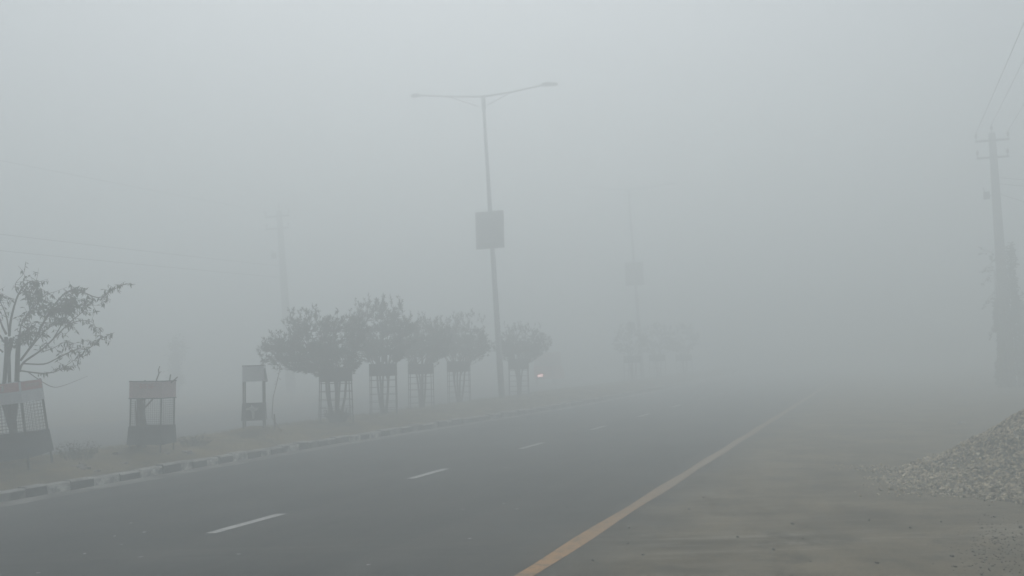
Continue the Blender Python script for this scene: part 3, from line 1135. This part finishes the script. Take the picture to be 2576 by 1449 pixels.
def wire(p0, p1, sag, r, label, n=14):
    b = MB()
    p0, p1 = Vector(p0), Vector(p1)
    b.tube([p0.lerp(p1, i / n) - Vector((0, 0, 4 * sag * (i / n) * (1 - i / n))) for i in range(n + 1)], r, 4)
    return tag(b.build('overhead_wire', MT['wire']), label, 'wire', 'overhead wires')


w0 = PB + tips_[0]
wire(w0, w0 + Vector((-.0, -46, 0)), .22, .011, 'overhead wire from the left end of the crossarm of the right pole')
w0 = PB + tips_[4]
wire(w0, w0 + Vector((0, -46, 0)), .22, .010, 'overhead wire from the tip of the right pole')
w0 = PB + tips_[1]
wire(w0, w0 + Vector((0, -46, 0)), .22, .010, 'overhead wire from the right end of the crossarm of the right pole')
for i, (a, c) in enumerate((((2512, 447), (2640, 452)), ((2513, 462), (2640, 470)), ((2516, 488), (2640, 524)))):
    wire(dep(*a, PD), dep(*c, PD - 1.5), .03, .011, ('upper slack service wire leaving the right pole', 'middle slack service wire leaving the right pole', 'lowest and thickest service wire leaving the right pole')[i], 6)
w0 = PL + tips_[0]
wire(w0, w0 + Vector((0, -52, 0)), .25, .012, 'highest faint wire crossing the fog at the left')
z1, z2 = dep(731, 672, 48), dep(731, 700, 48)
wire(z1, z1 + Vector((0, -52, 0)), .2, .014, 'upper of two low faint wires above the drooping tree')
wire(z2, z2 + Vector((0, -52, 0)), .2, .014, 'lower of two low faint wires above the drooping tree')

# creeper climbing the right pole
rg = random.Random(5)
b, s2 = MB(), MB()
shaft_top = dep(2495, 335, PD) - PB
vine = empty('creeper', PB, 'leafy creeper wrapping the lower half of the electric pole at the right', 'climbing plant')
VH = 5.2
for q in range(6500):
    a = rg.uniform(0, 6.28)
    z = VH * rg.random() ** 1.15
    lop = .5 + .5 * math.cos(a)                  # fuller on the right-hand side
    ragged = mnoise.noise(Vector((math.cos(a) * 1.2, math.sin(a) * 1.2, z * .9)))
    if z > VH * (.62 + .3 * lop + .5 * ragged):
        continue
    t = z / shaft_top.z
    c = Vector((shaft_top.x * t, shaft_top.y * t, z))
    rr = .17 + (.03 + .42 * lop) * (1 - z / VH) ** .6 + .22 * max(0, ragged) + .16 * mnoise.noise(Vector((math.cos(a) * 2, math.sin(a) * 2, z * 3)))
    rr *= rg.uniform(.7, 1.15)
    p = c + Vector((math.cos(a) * rr, math.sin(a) * rr, 0))
    b.leaf(p, Vector((math.cos(a), math.sin(a), rg.uniform(-1.2, .3))), rg.uniform(.08, .15), .07)
for q in range(40):                              # trailing ends
    a = rg.uniform(0, 6.28)
    z = rg.uniform(2.0, 5.0)
    t = z / shaft_top.z
    p = Vector((shaft_top.x * t + math.cos(a) * .3, shaft_top.y * t + math.sin(a) * .3, z))
    e = p + Vector((math.cos(a) * rg.uniform(.15, .5), math.sin(a) * .3, rg.uniform(-.7, .3)))
    s2.tube([p, p.lerp(e, .5) + Vector((0, 0, .06)), e], [.008, .006, .003], 3, False)
    for k_ in range(9):
        b.leaf(p.lerp(e, rg.uniform(.3, 1)), Vector((rg.uniform(-1, 1), rg.uniform(-1, 1), rg.uniform(-1, .2))), rg.uniform(.07, .12), .06)
for q in range(26):
    a = rg.uniform(0, 6.28)
    pts = []
    for i in range(6):
        z = i * .85
        t = z / shaft_top.z
        a += rg.uniform(-.5, .5)
        rr = .24 + .1 * (1 - z / 4.5)
        pts.append(Vector((shaft_top.x * t + math.cos(a) * rr, shaft_top.y * t + math.sin(a) * rr, z)))
    s2.tube(pts, [.02, .018, .015, .012, .01, .006], 4, False)
b.build('foliage', MT['leaf'], vine)
s2.build('stem', MT['bark'], vine)


def big_tree(name, loc, trunk_h, crowns, n, seed, label, group=None, ls=.2, tr_r=.13):
    rg = random.Random(seed)
    root = empty(name, loc, label, 'tree', group)
    t, c = MB(), MB()
    t.tube([(0, 0, -.1), (.05, .03, trunk_h * .5), (0, .05, trunk_h)], [tr_r, tr_r * .8, tr_r * .65], 8)
    for (cx, cy, cz, rx, ry, rz_) in crowns:
        e = Vector((cx, cy, cz))
        t.tube(stem_curve(Vector((0, .05, trunk_h * .9)), e, rg, .1), [tr_r * .5, tr_r * .4, tr_r * .3, tr_r * .2, tr_r * .1], 6)
        for q in range(n):
            v = Vector((rg.gauss(0, 1), rg.gauss(0, 1), rg.gauss(0, 1))).normalized() * rg.uniform(.5, 1.05)
            p = e + Vector((v.x * rx, v.y * ry, v.z * rz_))
            p += Vector((mnoise.noise(p * 1.4), mnoise.noise(p * 1.4 + Vector((7, 0, 0))), mnoise.noise(p * 1.4 + Vector((0, 7, 0))))) * .35
            if q % 6 == 0:
                t.tube([e, e.lerp(p, .5), p], [.02, .012, .005], 3, False)
            for k_ in range(6):
                c.leaf(p + Vector((rg.gauss(0, .09), rg.gauss(0, .09), rg.gauss(0, .09))), Vector((rg.uniform(-1, 1), rg.uniform(-1, 1), rg.uniform(-1, .8))), ls * rg.uniform(.6, 1.1), ls * .35)
    t.build('trunk', MT['bark'], root)
    c.build('crown', MT['leaf'], root)
    return root


pr = dep(2618, 960, 37)
big_tree('roadside_tree', (pr.x, pr.y, 0), 1.6, [(0, 0, 2.4, 1.0, 1.0, 1.1), (.8, .3, 2.9, 1.0, 1.0, 1.0), (-.15, .2, 1.2, .8, .8, .8), (1.2, 0, 1.4, 1.0, 1.0, .9)], 230, 3,
         'dark leafy tree behind the electric pole at the right edge', ls=.22)
pq = dep(446, 985, 47)
big_tree('roadside_tree', (pq.x, pq.y, 0), 1.6, [(-.1, 0, 2.2, .35, .35, .9), (-.1, 0, 1.1, .3, .3, .6)], 90, 8,
         'faint slender tree in the fog behind the boxy guard', ls=.2, tr_r=.1)

# ------------------------------------------------------------------ vehicle in the fog (three-wheeler seen from behind)
pv = dep(1381, 968, 51.0)
veh = empty('small_vehicle', (pv.x, pv.y, .004), 'faint small red vehicle with one glowing lamp beyond the guarded trees', 'vehicle', rot=(0, 0, R(6)))
b = MB()
prof = [(-.95, .32), (-1.0, .75), (-.96, 1.02), (.55, 1.02), (.80, .95), (1.25, .75), (1.42, .45), (1.3, .30)]
hw = .56
vs = [(-hw, y_, z_) for y_, z_ in prof] + [(hw, y_, z_) for y_, z_ in prof]
n = len(prof)
b.add(vs, [tuple(range(n)), tuple(reversed(range(n, 2 * n)))] + [(i, i + n, (i + 1) % n + n, (i + 1) % n) for i in range(n)])
b.build('body', MT['vehicle_red'], veh)
b = MB()
prof = [(-.97, 1.025), (-.9, 1.55), (-.75, 1.72), (.5, 1.74), (.68, 1.66), (.95, 1.025)]
hw = .54
vs = [(-hw, y_, z_) for y_, z_ in prof] + [(hw, y_, z_) for y_, z_ in prof]
n = len(prof)
b.add(vs, [tuple(range(n)), tuple(reversed(range(n, 2 * n)))] + [(i, i + n, (i + 1) % n + n, (i + 1) % n) for i in range(n)])
b.build('canopy', MT['vehicle_dark'], veh)
b = MB()
b.box((0, -1.02, .86), (.16, .05, .10))
hl = b.build('tail_lamp_housing', MT['vehicle_dark'], veh)
b = MB()
b.box((-.20, -1.054, .52), (.26, .02, .10))
b.build('lamp', MT['lamp_glow'], veh)
for (x, y_) in ((-.5, -.55), (.5, -.55), (0, 1.15)):
    b = MB()
    for i in range(16):
        pass
    ring = [(x, y_ + .2 * math.cos(6.283 * i / 16), .2 + .2 * math.sin(6.283 * i / 16)) for i in range(16)]
    vs = [(q_[0] - .05, q_[1], q_[2]) for q_ in ring] + [(q_[0] + .05, q_[1], q_[2]) for q_ in ring]
    b.add(vs, [tuple(range(16)), tuple(reversed(range(16, 32)))] + [(i, i + 16, (i + 1) % 16 + 16, (i + 1) % 16) for i in range(16)])
    b.build('wheel', MT['rubber'], veh)
b = MB()
b.box((0, -1.03, .42), (1.0, .05, .10))
b.build('bumper', MT['vehicle_dark'], veh)

# ------------------------------------------------------------------ gravel heap
HC, HR, HH = Vector((2.75, 13.05, 0)), 2.75, 1.68


def heap_z(x, y):
    d = math.hypot(x - HC.x, (y - HC.y)) / HR
    d += .05 * mnoise.noise(Vector((x * 1.5, y * 1.5, 1)))
    z = HH * max(0, 1 - d) ** 1.3 if d < 1 else 0
    return z + (.05 * mnoise.noise(Vector((x * 2.2, y * 2.2, 5))) * sstep(1.05, .6, d) if d < 1.05 else 0)


b = MB()
N = 90
for j in range(N + 1):
    for i in range(N + 1):
        x = HC.x - 3 + 6 * i / N
        y = HC.y - 3 + 6 * j / N
        z = heap_z(x, y)
        b.v.append((x - HC.x, y - HC.y, z if z > .01 else -.03))
for j in range(N):
    for i in range(N):
        a = j * (N + 1) + i
        q4 = (a, a + 1, a + N + 2, a + N + 1)
        if max(b.v[k_][2] for k_ in q4) > 0:
            b.f.append(q4)
heap = b.build('gravel_heap', MT['heap'], smooth=True)
heap.location = (HC.x, HC.y, .004)
tag(heap, 'grey heap of crushed stone spilling onto the dusty shoulder', 'gravel heap')

rg = np.random.default_rng(3)
cube = np.array([(a, b_, c) for a in (-1, 1) for b_ in (-1, 1) for c in (-1, 1)], float)
cf = np.array([(0, 1, 3, 2), (4, 6, 7, 5), (0, 4, 5, 1), (2, 3, 7, 6), (0, 2, 6, 4), (1, 5, 7, 3)])
V, Fc = [], []
cnt = 0


def add_stone(x, y, z, r):
    global cnt
    v = cube * rg.uniform(.4, 1.0, (8, 3)) * np.array([1, .75, .6]) * r
    A = rg.normal(size=(3, 3))
    Qm, _ = np.linalg.qr(A)
    v = v @ Qm.T + np.array([x, y, z])
    V.append(v)
    Fc.append(cf + 8 * cnt)
    cnt += 1


placed = 0
while placed < 19000:
    a = rg.uniform(0, 6.283)
    d = HR * math.sqrt(rg.uniform(0, 1.0))
    x, y = HC.x + math.cos(a) * d, HC.y + math.sin(a) * d
    if y > HC.y + 1.2 or x > HC.x + 1.5:
        continue
    z = heap_z(x, y)
    if z < .005:
        continue
    r = (.007 + .017 * rg.uniform(0, 1) ** 2) * (1 + .7 * (d / HR) ** 4)
    if rg.random() < .05:
        r *= 1.8
    add_stone(x - HC.x, y - HC.y, z + r * .15, r)
    placed += 1
# the apron spilled to the left and along the front
tipL = gnd(2175, 1203)
for q in range(4200):
    if q < 2200:
        t = rg.uniform(0, 1) ** .8
        x = tipL.x + t * 2.6
        yc = tipL.y - t * .85
        y = yc + rg.normal() * (.05 + .42 * t) * (1 if rg.random() < .85 else 1.6) - .06
    else:
        a = rg.uniform(2.9, 5.2)
        d = HR * (1 + abs(rg.normal()) * .09 * (1 + .8 * math.sin(a * 9)) - .04)
        x, y = HC.x + math.cos(a) * d, HC.y + math.sin(a) * d
    r = .007 + .017 * rg.uniform(0, 1) ** 2
    if rg.random() < .06:
        r *= 1.8
    z = max(0, heap_z(x, y))
    add_stone(x - HC.x, y - HC.y, z + r * .2, r)
V = np.concatenate(V)
Fc = np.concatenate(Fc)
me = bpy.data.meshes.new('loose_stones')
me.from_pydata(V.tolist(), [], Fc.tolist())
me.materials.append(MT['stone'])
o = bpy.data.objects.new('loose_stones', me)
col.objects.link(o)
o.parent = heap
o['kind'] = 'stuff'
heap['label'] = 'grey heap of crushed stone spilling onto the dusty shoulder'

# ------------------------------------------------------------------ small things on the ground
PEB = [(1426, 1278), (1733, 1283), (1770, 1253), (1847, 1299), (1579, 1369), (1491, 1412), (1618, 1398), (1856, 1353), (2031, 1324), (1993, 1320), (1581, 1330), (2020, 1357), (2039, 1415), (2186, 1311), (2368, 1315), (2478, 1261), (2489, 1273), (2395, 1402), (2403, 1428), (2206, 1419), (2568, 1329), (2290, 1330), (1946, 1385)]
prg = random.Random(9)
for (px, py) in PEB:
    p = gnd(px, py)
    b = MB()
    r = prg.uniform(.009, .018)
    b.rock((0, 0, 0), r, .7, prg)
    o = b.build('pebble', MT['pebble'])
    o.location = (p.x, p.y, .004 + r * .3)
    tag(o, 'small dark pebble lying on the dusty shoulder or road', 'pebble', 'dark pebbles scattered on the dusty ground')
SCR = [(330, 1318), (288, 1351), (363, 1342), (305, 1372), (212, 1396), (354, 1405), (600, 1397), (97, 1445), (1242, 1190), (1272, 1178), (1182, 1357), (929, 1424), (1300, 1283), (1268, 1269), (1165, 1284)]
for (px, py) in SCR:
    p = gnd(px, py)
    b = MB()
    s_ = prg.uniform(.013, .024) * (1.5 if (px, py) in ((354, 1405), (1182, 1357)) else 1)
    a = [(-s_, -s_ * .6), (s_ * .8, -s_ * .7), (s_ * 1.1, s_ * .3), (-.3 * s_, s_ * .8)]
    zz = [prg.uniform(0, .008) for _ in a]
    b.add([(x, y_, z_ + .002) for (x, y_), z_ in zip(a, zz)] + [(x, y_, z_) for (x, y_), z_ in zip(a, zz)], [(0, 1, 2, 3), (7, 6, 5, 4), (0, 4, 5, 1), (1, 5, 6, 2), (2, 6, 7, 3), (3, 7, 4, 0)])
    o = b.build('paper_scrap', MT['paper'])
    o.location = (p.x, p.y, .007)
    o.rotation_euler = (0, 0, prg.uniform(0, 6.28))
    tag(o, 'tiny pale scrap of litter lying on the asphalt', 'litter', 'pale scraps on the asphalt')
p = gnd(2416, 1066)
b = MB()
b.rock((0, 0, 0), .06, .5, prg)
b.rock((.05, .03, 0), .035, .5, prg)
o = b.build('plastic_bag', MT['paper'])
o.location = (p.x, p.y, .02)
tag(o, 'single white scrap of litter on the shoulder left of the gravel heap', 'litter')

# rubble lumps on the median
for (px, py, r, lab) in ((200, 1174, .10, 'pinkish rubble lump below the straggly weed clump'), (213, 1179, .07, 'smaller pinkish rubble lump on the median, right of the first'), (473, 1138, .08, 'pale rubble stone on the median right of the boxy guard'),
                         (240, 1186, .05, 'flat pale stone on the median near the kerb'), (316, 1166, .05, 'flat pale stone in the grass below the boxy guard'), (420, 1151, .045, 'small pale stone just below the boxy guard'), (292, 1143, .06, 'dark clod left of the boxy guard')):
    q = med(px, py)
    b = MB()
    for k_ in range(4):
        b.rock((prg.uniform(-r, r) * .7, prg.uniform(-r, r) * .7, 0), r * prg.uniform(.5, .9), .5, prg)
    o = b.build('rubble_lump', MT['rubble'] if 'dark' not in lab else MT['clod'])
    o.location = (q.x, q.y, median_z(q.x, q.y) + r * .1)
    tag(o, lab, 'rubble')

# disturbed dark soil at the lower right corner
b = MB()
for q in range(420):
    px, py = 2500 + prg.gauss(0, 1) * 70, 1380 + prg.gauss(0, 1) * 40
    p = gnd(px, py)
    r = prg.uniform(.003, .009) * (1.9 if prg.random() < .06 else 1)
    b.rock((p.x, p.y, .003 + r * .2), r, .7, prg)
for q in range(1500):
    x, y_ = prg.uniform(-2.3, 2.5), 6 + 12 * prg.random() ** 1.4
    r = prg.uniform(.002, .006)
    b.rock((x, y_, .004 + r * .2), r, .7, prg)
tag(b.build('soil_crumbs', MT['clod']), 'dark crumbs of soil and grit strewn over the dusty shoulder', 'grit', kind='stuff')

# ------------------------------------------------------------------ haze
bpy.context.view_layer.update()
HZ = max((o.matrix_world @ Vector(c)).z for o in bpy.data.objects if o.type == 'MESH' for c in o.bound_box) + 0.6
bx0, bx1, by0, by1 = -FAR - 4, FAR + 4, -FAR - 4, FAR + 4
b = MB()
b.add([(x, y_, z) for x in (bx0, bx1) for y_ in (by0, by1) for z in (-1.0, HZ)],
      [(0, 1, 3, 2), (4, 6, 7, 5), (0, 4, 5, 1), (2, 3, 7, 6), (0, 2, 6, 4), (1, 5, 7, 3)])
HM = bpy.data.materials.new('fog')
HM.use_nodes = True
nt = HM.node_tree
nt.nodes.remove(nt.nodes['Principled BSDF'])
vol = nt.nodes.new('ShaderNodeVolumePrincipled')
vol.inputs['Color'].default_value = (.87, .915, .925, 1)
vol.inputs['Density'].default_value = 0.064
vol.inputs['Anisotropy'].default_value = 0.55
nt.links.new(vol.outputs[0], nt.nodes['Material Output'].inputs['Volume'])
hz = b.build('haze', HM)
hz['kind'] = 'stuff'
hz['label'] = 'thick pale grey fog filling the whole road'
hz['category'] = 'fog'

# ------------------------------------------------------------------ light
EL, AZ = R(60), R(6)           # high morning sun behind the fog, ahead and left of the camera
world = bpy.data.worlds.new('World')
sc.world = world
world.use_nodes = True
nt = world.node_tree
bg = nt.nodes['Background']
sky = nt.nodes.new('ShaderNodeTexSky')
sky.sky_type = 'NISHITA'
sky.sun_disc = False
sky.sun_elevation = EL
sun_dir = Vector((-math.sin(yaw + AZ) * math.cos(EL), math.cos(yaw + AZ) * math.cos(EL), math.sin(EL)))
sky.sun_rotation = math.atan2(sun_dir.x, sun_dir.y)
sky.air_density = 1.5
sky.dust_density = 3
hs = nt.nodes.new('ShaderNodeHueSaturation')
hs.inputs['Saturation'].default_value = 0.45
nt.links.new(sky.outputs[0], hs.inputs['Color'])
nt.links.new(hs.outputs[0], bg.inputs[0])
bg.inputs[1].default_value = 0.10
sd = bpy.data.lights.new('sun', 'SUN')
sd.energy = 1.52
sd.angle = R(20)
sd.color = (1, .97, .93)
so = bpy.data.objects.new('sun', sd)
col.objects.link(so)
so.rotation_euler = (-sun_dir).to_track_quat('-Z', 'Y').to_euler()
so.location = (0, 0, 30)

# ------------------------------------------------------------------ render settings
vs_ = sc.view_settings
vs_.view_transform = 'Standard'
vs_.look = 'None'
vs_.exposure = 0.0
vs_.gamma = 1
cy = sc.cycles
cy.max_bounces = 10
cy.volume_bounces = 6
cy.use_denoising = True
